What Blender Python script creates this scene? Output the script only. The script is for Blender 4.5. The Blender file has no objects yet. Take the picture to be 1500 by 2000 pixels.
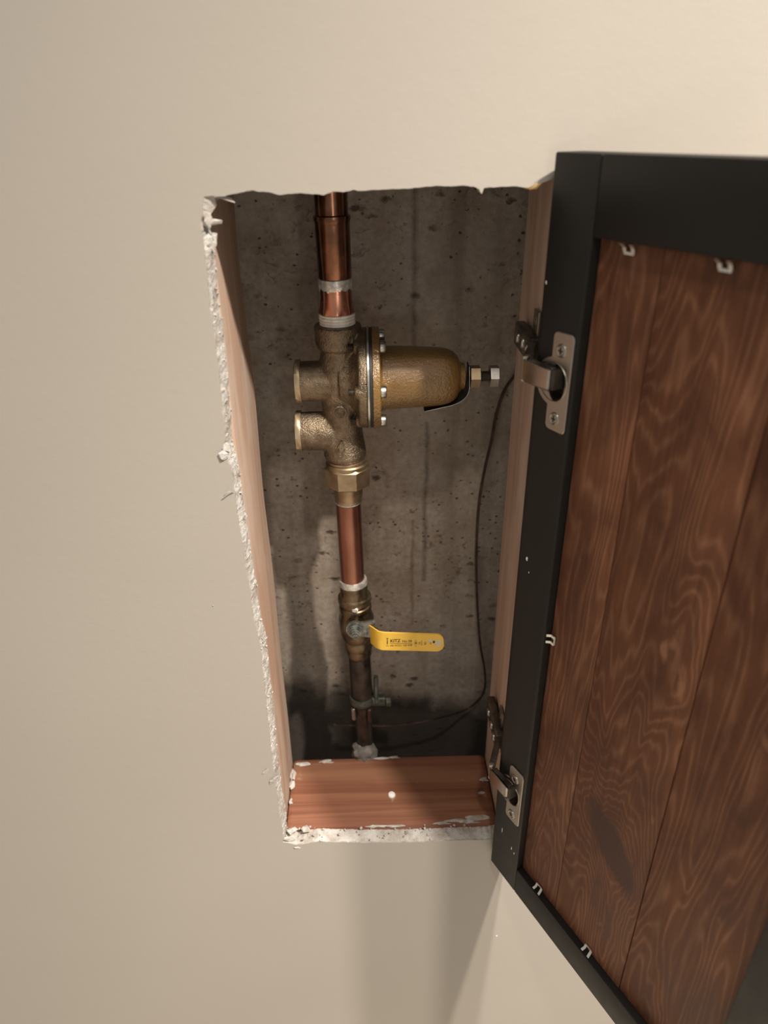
import bpy, bmesh, math, random
from mathutils import Vector, Matrix, noise as mnoise
random.seed(7)
sc = bpy.context.scene
COL = sc.collection

# ------------------------------------------------------------------ camera
CAM = Vector((0.0, -0.54, 1.5))
RIGHT = Vector((0.99962115, -0.02439084, -0.01275298))
UP = Vector((0.02285995, 0.47768779, 0.8782322))
FWD = Vector((0.01532888, 0.87819102, -0.47806439))
FPX = 1387.0
cd = bpy.data.cameras.new('camera')
cam = bpy.data.objects.new('camera', cd)
COL.objects.link(cam)
m = Matrix((RIGHT, UP, -FWD)).transposed().to_4x4()
m.translation = CAM
cam.matrix_world = m
cd.sensor_fit = 'VERTICAL'
cd.sensor_height = 36.0
cd.lens = FPX / 2000 * 36.0
cd.clip_start = 0.01
cd.dof.use_dof = True
cd.dof.focus_distance = 0.70
cd.dof.aperture_fstop = 4.8
sc.camera = cam

# ------------------------------------------------------------------ world, lamps, exposure
w = bpy.data.worlds.new('room_light')
sc.world = w
w.use_nodes = True
bg = w.node_tree.nodes['Background']
bg.inputs['Color'].default_value = (1.0, 0.945, 0.865, 1)
bg.inputs['Strength'].default_value = 0.41

def downlight(name, loc, aim, watts, rad, cone=125, col=(1.0, 0.915, 0.80)):
    """recessed ceiling downlight: a lamp with a wide soft cone"""
    l = bpy.data.lights.new(name, 'SPOT')
    l.energy = watts
    l.shadow_soft_size = rad
    l.spot_size = math.radians(cone)
    l.spot_blend = 1.0
    l.color = col
    o = bpy.data.objects.new(name, l)
    o.location = loc
    o.rotation_euler = (Vector(aim) - Vector(loc)).to_track_quat('-Z', 'Y').to_euler()
    COL.objects.link(o)
    return o
downlight('ceiling_downlight', (0.97, -0.96, 2.97), (0.72, -0.60, 0.0), 365, 0.035, 98)
downlight('ceiling_downlight', (0.73, -0.96, 2.86), (0.52, -0.57, 0.0), 255, 0.035, 98)
downlight('ceiling_downlight', (0.05, -1.20, 3.0), (0.05, -0.80, 0.0), 42, 0.05)

lamp = bpy.data.lights.new('metal_highlight_light', 'POINT'); lamp.energy = 13; lamp.shadow_soft_size = 0.10; lamp.color = (1.0, 0.915, 0.80)  # unseen light added to put highlights on the pipes and metal
lamp_o = bpy.data.objects.new('metal_highlight_light', lamp); lamp_o.location = (0.62, -2.7, 1.12); COL.objects.link(lamp_o)

vs = sc.view_settings
vs.view_transform = 'Standard'
vs.look = 'None'
vs.gamma = 1.0
vs.use_curve_mapping = False
vs.exposure = 0.0

# ------------------------------------------------------------------ helpers
def at(px, py, y):
    """point of the vertical plane Y=y that the photograph shows at pixel px,py"""
    d = RIGHT * (px - 750) - UP * (py - 1000) + FWD * FPX
    return CAM + d * ((y - CAM.y) / d.y)

WM = {}
def wm(o):
    return WM[o.name]

def empty(name, loc, rz=0.0):
    o = bpy.data.objects.new(name, None)
    o.empty_display_size = 0.02
    o.location = loc
    o.rotation_euler = (0, 0, rz)
    COL.objects.link(o)
    WM[o.name] = Matrix.Translation(Vector(loc)) @ Matrix.Rotation(rz, 4, 'Z')
    return o

def tag(o, label=None, cat=None, group=None, kind=None):
    if label: o['label'] = label
    if cat: o['category'] = cat
    if group: o['group'] = group
    if kind: o['kind'] = kind
    return o

def thing(name, label, cat, loc, rz=0.0, group=None):
    return tag(empty(name, loc, rz), label, cat, group)

def link_mesh(name, me, mats, parent, space, angle):
    if space is not None:
        me.transform(space)
    P = wm(parent) if parent is not None else Matrix.Identity(4)
    me.transform(P.inverted())
    if len(me.vertices):
        lo = Vector([min(v.co[i] for v in me.vertices) for i in range(3)])
        hi = Vector([max(v.co[i] for v in me.vertices) for i in range(3)])
        c = (lo + hi) / 2
    else:
        c = Vector()
    me.transform(Matrix.Translation(-c))
    o = bpy.data.objects.new(name, me)
    COL.objects.link(o)
    o.location = c
    if parent is not None:
        o.parent = parent
    WM[o.name] = P @ Matrix.Translation(c)
    for mt in (mats if isinstance(mats, (list, tuple)) else [mats]):
        me.materials.append(mt)
    if angle is not None:
        for p in me.polygons: p.use_smooth = True
        me.set_sharp_from_angle(angle=math.radians(angle))
    return o

def obj(name, bm, mats, parent=None, space=None, angle=35):
    bmesh.ops.recalc_face_normals(bm, faces=bm.faces)
    me = bpy.data.meshes.new(name)
    bm.to_mesh(me); bm.free()
    return link_mesh(name, me, mats, parent, space, angle)

def axis_frame(a, b):
    z = (Vector(b) - Vector(a)).normalized()
    x = z.orthogonal().normalized()
    if abs(z.z) > 0.7:
        x = (Vector((1, 0, 0)) - z * z.x).normalized()
    elif abs(z.x) > 0.7:
        x = (Vector((0, 0, 1)) - z * z.z).normalized()
    y = z.cross(x)
    return x, y, z

def lathe(bm, a, b, prof, seg=40, rot=0.0, cap=True, wob=None):
    """prof: list of (distance along a->b in metres, radius)"""
    a = Vector(a); x, y, z = axis_frame(a, b)
    rings = []
    for d, r in prof:
        ring = []
        for i in range(seg):
            t = 2 * math.pi * i / seg + rot
            rr = r if wob is None else r + wob(d, t)
            ring.append(bm.verts.new(a + z * d + x * (rr * math.cos(t)) + y * (rr * math.sin(t))))
        rings.append(ring)
    for k in range(len(rings) - 1):
        for i in range(seg):
            j = (i + 1) % seg
            bm.faces.new((rings[k][i], rings[k][j], rings[k + 1][j], rings[k + 1][i]))
    if cap:
        bm.faces.new(rings[0]); bm.faces.new(rings[-1])
    return bm

def new(): return bmesh.new()

def box(bm, lo, hi, bev=0.0, seg=2):
    lo, hi = Vector(lo), Vector(hi)
    r = bmesh.ops.create_cube(bm, size=1.0, matrix=Matrix.Translation((lo + hi) / 2) @ Matrix.Diagonal((*(hi - lo), 1)))
    if bev > 0:
        es = list({e for v in r['verts'] for e in v.link_edges})
        bmesh.ops.bevel(bm, geom=es, offset=bev, segments=seg, profile=0.5, affect='EDGES')
    return bm

def tube(bm, pts, r, seg=12, radii=None):
    pts = [Vector(p) for p in pts]
    rings = []
    t0 = (pts[1] - pts[0]).normalized()
    x = t0.orthogonal().normalized()
    for i, p in enumerate(pts):
        t = (pts[min(i + 1, len(pts) - 1)] - pts[max(i - 1, 0)]).normalized()
        x = (x - t * x.dot(t)).normalized()
        y = t.cross(x)
        rr = radii[i] if radii else r
        rings.append([bm.verts.new(p + x * rr * math.cos(2 * math.pi * k / seg) + y * rr * math.sin(2 * math.pi * k / seg)) for k in range(seg)])
    for k in range(len(rings) - 1):
        for i in range(seg):
            j = (i + 1) % seg
            bm.faces.new((rings[k][i], rings[k][j], rings[k + 1][j], rings[k + 1][i]))
    bm.faces.new(rings[0]); bm.faces.new(rings[-1])
    return bm

def smooth_path(pts, n=8):
    pts = [Vector(p) for p in pts]
    out = []
    for i in range(len(pts) - 1):
        p0, p1, p2, p3 = pts[max(i - 1, 0)], pts[i], pts[i + 1], pts[min(i + 2, len(pts) - 1)]
        for k in range(n):
            t = k / n
            out.append(0.5 * ((2 * p1) + (p2 - p0) * t + (2 * p0 - 5 * p1 + 4 * p2 - p3) * t * t + (3 * p1 - p0 - 3 * p2 + p3) * t ** 3))
    out.append(pts[-1])
    return out

def prism(bm, poly, d0, d1, f):
    """closed polygon (p,q) extruded from d0 to d1; f(p,q,d)->Vector"""
    A = [bm.verts.new(f(p, q, d0)) for p, q in poly]
    B = [bm.verts.new(f(p, q, d1)) for p, q in poly]
    n = len(poly)
    bm.faces.new(A); bm.faces.new(B)
    for i in range(n):
        j = (i + 1) % n
        bm.faces.new((A[i], A[j], B[j], B[i]))
    return bm

def lump(bm, c, r, sub=2, amp=0.35, sc_=1.0, seed=0):
    res = bmesh.ops.create_icosphere(bm, subdivisions=sub, radius=1.0)
    c = Vector(c)
    for v in res['verts']:
        n = v.co.normalized()
        k = 1 + amp * mnoise.noise(n * 1.7 * sc_ + Vector((seed * 3.1, seed, 0))) * 2
        v.co = c + Vector((n.x * r[0], n.y * r[1], n.z * r[2])) * k
    return bm

def baked(bm, mods):
    """run modifiers on a bmesh, return a bmesh"""
    bmesh.ops.recalc_face_normals(bm, faces=bm.faces)
    me = bpy.data.meshes.new('tmp'); bm.to_mesh(me); bm.free()
    o = bpy.data.objects.new('tmp', me); COL.objects.link(o)
    for typ, kw in mods:
        md = o.modifiers.new(typ.lower(), typ)
        for k, v in kw.items(): setattr(md, k, v)
    dg = bpy.context.evaluated_depsgraph_get()
    ev = o.evaluated_get(dg)
    out = bmesh.new(); out.from_mesh(ev.to_mesh())
    bpy.data.objects.remove(o, do_unlink=True)
    bpy.data.meshes.remove(me)
    return out

# ------------------------------------------------------------------ materials
class NT:
    def __init__(s, name):
        s.m = bpy.data.materials.new(name); s.m.use_nodes = True
        s.t = s.m.node_tree; s.n = s.t.nodes; s.l = s.t.links
        s.b = s.n['Principled BSDF']
        s.tc = s.n.new('ShaderNodeTexCoord')
        geo = s.n.new('ShaderNodeNewGeometry')
        s.pos = geo.outputs['Position']
        s.objc = s.tc.outputs['Object']
    def put(s, sock, val):
        if hasattr(val, 'is_linked') or hasattr(val, 'links'):
            s.l.new(val, sock)
        else:
            sock.default_value = val
    def mapping(s, vec, scale=(1, 1, 1), loc=(0, 0, 0), rot=(0, 0, 0)):
        n = s.n.new('ShaderNodeMapping')
        s.l.new(vec, n.inputs['Vector'])
        n.inputs['Scale'].default_value = scale; n.inputs['Location'].default_value = loc; n.inputs['Rotation'].default_value = rot
        return n.outputs[0]
    def noise(s, vec, scale=5, detail=4, rough=0.5, dist=0.0):
        n = s.n.new('ShaderNodeTexNoise')
        s.l.new(vec, n.inputs['Vector'])
        n.inputs['Scale'].default_value = scale; n.inputs['Detail'].default_value = detail
        n.inputs['Roughness'].default_value = rough; n.inputs['Distortion'].default_value = dist
        return n.outputs['Fac']
    def voro(s, vec, scale=5, feature='F1', rand=1.0):
        n = s.n.new('ShaderNodeTexVoronoi'); n.feature = feature
        s.l.new(vec, n.inputs['Vector']); n.inputs['Scale'].default_value = scale
        n.inputs['Randomness'].default_value = rand
        return n.outputs['Distance']
    def math(s, op, a, b=None, c=None, clamp=False):
        n = s.n.new('ShaderNodeMath'); n.operation = op; n.use_clamp = clamp
        for i, v in enumerate((a, b, c)):
            if v is not None: s.put(n.inputs[i], v)
        return n.outputs[0]
    def ramp(s, fac, stops, interp='LINEAR'):
        n = s.n.new('ShaderNodeValToRGB'); n.color_ramp.interpolation = interp
        e = n.color_ramp.elements
        while len(e) < len(stops): e.new(0.5)
        for i, (p, c) in enumerate(stops):
            e[i].position = p
            e[i].color = (c, c, c, 1) if isinstance(c, (int, float)) else (*c, 1)
        s.l.new(fac, n.inputs[0])
        return n.outputs[0]
    def mix(s, fac, a, b, mode='MIX'):
        n = s.n.new('ShaderNodeMix'); n.data_type = 'RGBA'; n.blend_type = mode
        s.put(n.inputs[0], fac)
        for sock, v in ((n.inputs[6], a), (n.inputs[7], b)):
            s.put(sock, (*v, 1) if isinstance(v, tuple) and len(v) == 3 else v)
        return n.outputs[2]
    def sep(s, vec):
        n = s.n.new('ShaderNodeSeparateXYZ'); s.l.new(vec, n.inputs[0]); return n.outputs
    def comb(s, x, y, z):
        n = s.n.new('ShaderNodeCombineXYZ')
        for i, v in enumerate((x, y, z)): s.put(n.inputs[i], v)
        return n.outputs[0]
    def bump(s, h, strength=0.3, dist=0.001):
        n = s.n.new('ShaderNodeBump')
        n.inputs['Strength'].default_value = strength; n.inputs['Distance'].default_value = dist
        s.l.new(h, n.inputs['Height']); s.l.new(n.outputs[0], s.b.inputs['Normal'])
    def set(s, **k):
        names = dict(col='Base Color', rough='Roughness', metal='Metallic', spec='Specular IOR Level', coat='Coat Weight', coatr='Coat Roughness')
        for a, v in k.items():
            if isinstance(v, tuple) and len(v) == 3: v = (*v, 1)
            s.put(s.b.inputs[names[a]], v)
        return s

def mat_wall():
    s = NT('cream_wall_paint')
    big = s.noise(s.pos, 3.0, 3)
    col = s.mix(s.ramp(big, [(0.35, 0.0), (0.7, 1.0)]), (0.355, 0.324, 0.287), (0.373, 0.342, 0.305))
    # scuffs
    sc1 = s.noise(s.mapping(s.pos, (18, 18, 30), rot=(0, 0.5, 0)), 1.0, 6, 0.7)
    col = s.mix(s.ramp(sc1, [(0.66, 0.0), (0.74, 0.25)]), col, (0.325, 0.292, 0.245))
    s.set(col=col, rough=0.62, spec=0.3)
    h = s.math('ADD', s.noise(s.pos, 420, 3, 0.6), s.math('MULTIPLY', s.noise(s.pos, 90, 2), 1.6))
    s.bump(h, 0.11, 0.0008)
    return s.m

def mat_gypsum():
    s = NT('raw_gypsum')
    n1 = s.noise(s.pos, 160, 5, 0.7)
    n2 = s.noise(s.pos, 60, 3, 0.6)
    col = s.mix(s.ramp(n2, [(0.42, 0.0), (0.66, 1.0)]), (0.56, 0.535, 0.505), (0.37, 0.325, 0.285))
    s.set(col=col, rough=0.95, spec=0.1)
    s.bump(n1, 0.9, 0.003)
    return s.m

def mat_concrete():
    s = NT('old_concrete')
    x, y, z = s.sep(s.pos)
    blot = s.noise(s.pos, 16, 6, 0.62)
    fine = s.noise(s.pos, 140, 5, 0.65)
    col = s.mix(s.ramp(blot, [(0.32, 0.0), (0.68, 1.0)]), (0.34, 0.27, 0.207), (0.50, 0.435, 0.37))
    col = s.mix(s.ramp(fine, [(0.3, 0.45), (0.60, 0.0)]), col, (0.17, 0.13, 0.10))
    mott = s.noise(s.mapping(s.pos, (1, 1, 1.4)), 70, 6, 0.72, 0.6)
    zone = s.noise(s.pos, 9, 3, 0.5)
    mk0 = s.math('MULTIPLY', s.ramp(mott, [(0.56, 0.0), (0.70, 1.0)]), s.ramp(zone, [(0.40, 0.15), (0.60, 0.9)]))
    col = s.mix(mk0, col, (0.115, 0.082, 0.058))
    pale = s.ramp(s.noise(s.pos, 7, 4, 0.6), [(0.52, 0.0), (0.75, 0.45)])
    col = s.mix(pale, col, (0.50, 0.45, 0.40))
    # vertical form-board streaks
    st = s.noise(s.mapping(s.pos, (34, 1, 1.3)), 1.0, 4, 0.6)
    col = s.mix(s.ramp(st, [(0.50, 0.0), (0.72, 0.55)]), col, (0.21, 0.165, 0.125))
    # form-board seams: thin dark lines of their own
    wob = s.math('MULTIPLY', s.math('SUBTRACT', s.noise(s.mapping(s.pos, (1, 1, 6)), 6.0, 5, 0.65), 0.5), 0.010)
    xw = s.math('ADD', x, wob)
    nz = s.noise(s.pos, 55, 4, 0.7)
    for x0, z0, z1, wd, k in ((0.0495, 1.25, 1.60, 0.0048, 0.6), (0.066, 0.963, 1.19, 0.0046, 0.65), (0.0505, 0.89, 1.058, 0.0036, 0.7), (-0.053, 1.29, 1.6, 0.0015, 0.3)):
        d = s.math('ABSOLUTE', s.math('SUBTRACT', xw, x0))
        mk = s.math('SUBTRACT', 1.0, s.math('DIVIDE', d, wd), clamp=True)
        inz = s.math('MULTIPLY', s.math('GREATER_THAN', z, z0), s.math('LESS_THAN', z, z1))
        mk = s.math('MULTIPLY', s.math('MULTIPLY', mk, inz), s.ramp(nz, [(0.30, 0.3), (0.6, 1.0)]))
        colr = (0.20, 0.105, 0.055) if k == 0.7 else (0.07, 0.052, 0.038)
        col = s.mix(s.math('MULTIPLY', mk, k), col, colr)
    # pits
    pv = s.mapping(s.pos, (1, 1, 1.3))
    pitn = s.noise(s.pos, 30, 3, 0.6, 0.4)
    dv = s.math('ADD', s.voro(pv, 90), s.math('MULTIPLY', s.math('SUBTRACT', s.noise(s.pos, 240, 4), 0.5), 0.42))
    pit = s.math('MULTIPLY', s.ramp(dv, [(0.10, 1.0), (0.19, 0.0)]), s.ramp(pitn, [(0.50, 0.0), (0.58, 1.0)]))
    dv2 = s.math('ADD', s.voro(s.mapping(s.pos, (1, 1, 2.0)), 26), s.math('MULTIPLY', s.math('SUBTRACT', s.noise(s.pos, 130, 5), 0.5), 0.62))
    pit2 = s.math('MULTIPLY', s.ramp(dv2, [(0.06, 1.0), (0.20, 0.0)]), s.ramp(s.noise(s.pos, 11, 3), [(0.49, 0.0), (0.58, 1.0)]))
    pit = s.math('MAXIMUM', pit, pit2)
    col = s.mix(s.math('MULTIPLY', pit, 0.8), col, (0.055, 0.04, 0.028))
    # dark band at the foot of the concrete, with a ragged edge
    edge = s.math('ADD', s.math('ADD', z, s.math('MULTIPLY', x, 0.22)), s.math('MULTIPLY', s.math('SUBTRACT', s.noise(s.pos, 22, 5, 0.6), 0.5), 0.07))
    foot_band = s.ramp(edge, [(0.750, 1.0), (0.785, 0.0)])
    col = s.mix(s.math('MULTIPLY', foot_band, 0.88), col, (0.060, 0.050, 0.042))
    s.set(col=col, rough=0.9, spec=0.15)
    h = s.math('SUBTRACT', s.math('ADD', s.math('MULTIPLY', fine, 0.5), blot), s.math('MULTIPLY', pit, 1.4))
    s.bump(h, 0.6, 0.003)
    return s.m

def mat_stud():
    s = NT('pale_fir_stud')
    g = s.noise(s.mapping(s.pos, (60, 60, 2.0)), 1.0, 4, 0.6, 0.3)
    g2 = s.noise(s.mapping(s.pos, (14, 14, 1.2)), 1.0, 3)
    col = s.mix(s.ramp(g, [(0.35, 0.0), (0.65, 1.0)]), (0.38, 0.255, 0.19), (0.50, 0.365, 0.285))
    col = s.mix(s.ramp(g2, [(0.45, 0.0), (0.7, 0.6)]), col, (0.38, 0.205, 0.13))
    # plaster dust rubbed on, own patches
    du = s.noise(s.mapping(s.pos, (20, 20, 7)), 1.0, 4, 0.6)
    col = s.mix(s.ramp(du, [(0.50, 0.0), (0.68, 0.55)]), col, (0.53, 0.43, 0.365))
    s.set(col=col, rough=0.75, spec=0.2)
    s.bump(g, 0.3, 0.0008)
    return s.m

def mat_sill():
    s = NT('red_cedar_sill')
    g = s.noise(s.mapping(s.pos, (3, 130, 130)), 1.0, 4, 0.6, 0.4)
    g2 = s.noise(s.mapping(s.pos, (2.0, 28, 28)), 1.0, 3)
    col = s.mix(s.ramp(g, [(0.33, 0.0), (0.66, 1.0)]), (0.145, 0.055, 0.031), (0.255, 0.108, 0.065))
    col = s.mix(s.ramp(g2, [(0.50, 0.0), (0.66, 0.7)]), col, (0.29, 0.145, 0.082))
    du = s.noise(s.pos, 34, 5, 0.65)
    col = s.mix(s.ramp(du, [(0.64, 0.0), (0.74, 0.55)]), col, (0.48, 0.40, 0.35))
    s.set(col=col, rough=0.6, spec=0.3)
    s.bump(g, 0.3, 0.0006)
    return s.m

def mat_black():
    s = NT('black_satin_paint')
    n1 = s.noise(s.pos, 60, 4)
    col = s.mix(n1, (0.0075, 0.0066, 0.0056), (0.012, 0.0106, 0.009))
    chip = s.ramp(s.noise(s.mapping(s.pos, (130, 130, 45)), 1.0, 3, 0.6), [(0.785, 0.0), (0.80, 0.6)])
    col = s.mix(chip, col, (0.17, 0.15, 0.14))
    s.set(col=col, rough=s.ramp(n1, [(0.2, 0.45), (0.8, 0.56)]), spec=0.32)
    s.bump(s.noise(s.pos, 300, 3), 0.12, 0.0004)
    return s.m

def mat_plank(name, seed, knot=None):
    s = NT(name)
    v = s.mapping(s.objc, (1, 1, 0.16), (seed, seed * 0.7, seed * 1.3))
    c1 = s.noise(v, 16, 3.0, 0.42, 0.3)
    if knot:
        kx, kz, rx, rz, tilt = knot
        ox, oy, oz = s.sep(s.objc)
        dx = s.math('SUBTRACT', ox, kx); dz = s.math('SUBTRACT', oz, kz)
        a = s.math('ADD', s.math('MULTIPLY', dx, math.cos(tilt)), s.math('MULTIPLY', dz, math.sin(tilt)))
        b = s.math('SUBTRACT', s.math('MULTIPLY', dz, math.cos(tilt)), s.math('MULTIPLY', dx, math.sin(tilt)))
        r = s.math('SQRT', s.math('ADD', s.math('POWER', s.math('DIVIDE', a, rx), 2.0), s.math('POWER', s.math('DIVIDE', b, rz), 2.0)))
        r = s.math('ADD', r, s.math('MULTIPLY', s.math('SUBTRACT', s.noise(s.objc, 60, 4), 0.5), 0.7))
        pull = s.math('MULTIPLY', s.math('EXPONENT', s.math('MULTIPLY', r, -0.8)), 0.35)
        c1 = s.math('ADD', c1, pull)
    ph = s.math('MULTIPLY', c1, 185.0)
    wav = s.math('ADD', s.math('MULTIPLY', s.math('SINE', ph), 0.5), 0.5)
    wav = s.math('POWER', wav, 3.0)
    fib = s.noise(s.mapping(s.objc, (260, 260, 9)), 1.0, 3, 0.6)
    blot = s.noise(s.mapping(s.objc, (1, 1, 0.45), (seed, 0, seed)), 26, 5, 0.6, 0.5)
    col = s.mix(s.ramp(blot, [(0.30, 0.0), (0.62, 1.0)]), (0.076, 0.0275, 0.0135), (0.165, 0.064, 0.0305))
    lines = s.math('MULTIPLY', wav, s.ramp(blot, [(0.36, 0.14), (0.66, 0.68)]))
    col = s.mix(lines, col, (0.285, 0.136, 0.076))
    col = s.mix(s.ramp(fib, [(0.35, 0.35), (0.6, 0.0)]), col, (0.055, 0.017, 0.009))
    pale = s.ramp(s.noise(s.mapping(s.objc, (1, 1, 0.4), (seed * 2, 0, 0)), 30, 3, 0.5, 0.8), [(0.68, 0.0), (0.73, 0.7)])
    col = s.mix(pale, col, (0.30, 0.145, 0.082))
    if knot:
        core = s.ramp(r, [(0.75, 1.0), (1.15, 0.0)])
        col = s.mix(s.math('MULTIPLY', core, 0.8), col, (0.056, 0.025, 0.021))
    s.set(col=col, rough=s.ramp(blot, [(0.3, 0.50), (0.7, 0.66)]), spec=0.22)
    s.bump(s.math('ADD', s.math('MULTIPLY', wav, 0.5), fib), 0.18, 0.0005)
    return s.m

def mat_metal(name, c1, c2, rough, metal=1.0, scale=60, bump=0.0, bscale=400, bdist=0.0004, r2=None, stretch=(1, 1, 1), spec=0.5):
    s = NT(name)
    n1 = s.noise(s.mapping(s.pos, stretch), scale, 5, 0.6)
    s.set(col=s.mix(s.ramp(n1, [(0.32, 0.0), (0.68, 1.0)]), c1, c2), metal=metal, spec=spec,
          rough=s.ramp(n1, [(0.3, rough), (0.7, r2 if r2 is not None else rough)]))
    if bump: s.bump(s.noise(s.pos, bscale, 3, 0.6), bump, bdist)
    return s.m

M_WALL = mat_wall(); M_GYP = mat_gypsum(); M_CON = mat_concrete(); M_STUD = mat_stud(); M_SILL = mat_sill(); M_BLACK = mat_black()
M_COPPER = mat_metal('bright_copper', (0.44, 0.175, 0.105), (0.60, 0.285, 0.19), 0.20, r2=0.32, scale=70, stretch=(1, 1, 0.5))
M_COPPER_D = mat_metal('tarnished_copper', (0.115, 0.056, 0.034), (0.30, 0.145, 0.088), 0.20, r2=0.30, scale=45)
M_SOLDER = mat_metal('solder', (0.36, 0.345, 0.32), (0.80, 0.78, 0.73), 0.30, metal=0.5, scale=200, bump=0.5)
M_TAPE = mat_metal('white_thread_tape', (0.66, 0.58, 0.49), (0.90, 0.87, 0.82), 0.6, metal=0.0, scale=150, bump=0.4, bscale=500)
M_CAST = mat_metal('cast_bronze', (0.155, 0.118, 0.080), (0.285, 0.222, 0.155), 0.36, r2=0.46, scale=110, bump=0.9, bscale=620, bdist=0.0011, metal=0.92)
M_BRASS = mat_metal('machined_brass', (0.29, 0.215, 0.135), (0.41, 0.31, 0.20), 0.36, r2=0.48, scale=80, metal=0.95)
M_BRASS_D = mat_metal('dirty_brass', (0.085, 0.062, 0.040), (0.28, 0.205, 0.125), 0.28, r2=0.5, scale=70, bump=0.25, bscale=250, metal=0.95)
M_GOLD = mat_metal('gold_brown_enamel', (0.185, 0.098, 0.024), (0.220, 0.120, 0.032), 0.15, metal=0.0, scale=30, bump=0.9, bscale=400, bdist=0.0016, spec=1.0)
M_STEEL = mat_metal('bright_steel', (0.38, 0.36, 0.335), (0.55, 0.53, 0.50), 0.28, r2=0.38, scale=90)
M_STEEL_D = mat_metal('dull_steel', (0.085, 0.075, 0.062), (0.22, 0.20, 0.175), 0.42, r2=0.55, scale=80, bump=0.3)
M_ARM = mat_metal('polished_steel', (0.30, 0.265, 0.235), (0.36, 0.32, 0.285), 0.22, r2=0.28, scale=40)
M_CLIP = mat_metal('bright_zinc', (0.62, 0.61, 0.57), (0.75, 0.74, 0.70), 0.35, metal=0.8, scale=300)
M_PLUG = mat_metal('pale_machined_brass', (0.34, 0.27, 0.18), (0.43, 0.345, 0.235), 0.42, scale=60, metal=0.8)
M_NICKEL = mat_metal('satin_nickel', (0.33, 0.29, 0.25), (0.39, 0.345, 0.30), 0.36, r2=0.42, scale=50)
M_GASKET = mat_metal('black_rubber', (0.012, 0.014, 0.015), (0.02, 0.022, 0.022), 0.5, metal=0.0)
M_TAG = mat_metal('dark_metal_tag', (0.045, 0.037, 0.029), (0.07, 0.058, 0.046), 0.5, metal=0.6)
M_YELLOW = mat_metal('yellow_vinyl', (0.80, 0.47, 0.045), (0.86, 0.55, 0.07), 0.38, metal=0.0, scale=70, spec=0.5)
M_INK = mat_metal('black_ink', (0.018, 0.014, 0.008), (0.03, 0.022, 0.012), 0.5, metal=0.0)
M_WORN = mat_metal('worn_vinyl', (0.62, 0.50, 0.24), (0.66, 0.60, 0.45), 0.5, metal=0.0, scale=300)
M_RUST = mat_metal('orange_rust', (0.62, 0.26, 0.03), (0.70, 0.34, 0.05), 0.6, metal=0.0)
M_ZINC = mat_metal('oxidised_zinc', (0.075, 0.082, 0.078), (0.36, 0.36, 0.335), 0.40, r2=0.55, scale=160, metal=0.85, bump=0.5, bscale=300)
M_DARKPIPE = mat_metal('blackened_pipe', (0.020, 0.018, 0.016), (0.085, 0.056, 0.043), 0.35, r2=0.55, scale=55, metal=0.7, bump=0.25, bscale=150)
M_VERDI = mat_metal('verdigris_bronze', (0.030, 0.036, 0.030), (0.105, 0.105, 0.085), 0.5, scale=120, metal=0.6, bump=0.4)
M_CAULK = mat_metal('grey_sealant', (0.07, 0.064, 0.056), (0.145, 0.132, 0.118), 0.7, metal=0.0, scale=90, bump=0.5, bscale=200)
M_WIRE = mat_metal('dull_copper_wire', (0.040, 0.026, 0.019), (0.115, 0.072, 0.052), 0.45, metal=0.8, scale=60)
M_CHIP = mat_metal('white_paint_chip', (0.7, 0.68, 0.63), (0.8, 0.78, 0.74), 0.6, metal=0.0)
M_FLOOR = mat_metal('pale_floor', (0.46, 0.40, 0.33), (0.54, 0.48, 0.40), 0.5, metal=0.0, scale=6)
M_PL = [mat_plank('stained_plank_a', 1.7), mat_plank('stained_plank_b', 4.1, knot=(0.0045, -0.166, 0.0200, 0.047, 0.70)), mat_plank('stained_plank_c', 9.3)]

# ------------------------------------------------------------------ setting: drywall with the cut hole
Y_DRY = 0.016
HOLE_PX = [(398, 384), (440, 383), (470, 376), (492, 372), (515, 374), (545, 380), (575, 377), (600, 378), (632, 381), (650, 374), (672, 376),
           (690, 370), (700, 373), (730, 371), (770, 369), (800, 368), (850, 363), (880, 364), (900, 362), (925, 364), (936, 370),
           (941, 379), (945, 367), (975, 365), (1000, 364), (1032, 366)]
LEFT_PX = [(552, 1645), (551, 1620), (548, 1600), (541, 1560), (533, 1500), (527, 1440), (520, 1380), (513, 1310), (508, 1260), (500, 1230), (493, 1200),
           (487, 1150), (480, 1110), (471, 1050), (463, 1000), (456, 950), (448, 910), (438, 870), (438, 830), (434, 800), (430, 760), (424, 700),
           (417, 640), (409, 600), (405, 540), (400, 490), (394, 455), (393, 430)]
outline = [at(x, y, 0.0) for x, y in HOLE_PX]
outline += [Vector((0.132, 0, 1.4665)), Vector((0.142, 0, 1.4655)), Vector((0.1425, 0, 1.2)), Vector((0.1425, 0, 0.9)), Vector((0.1425, 0, 0.775))]
outline += [at(957, 1640, 0), at(900, 1641, 0), at(820, 1645, 0), at(700, 1646, 0), at(620, 1644, 0), at(580, 1650, 0)]
outline += [at(x, y, 0.0) for x, y in LEFT_PX]
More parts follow.
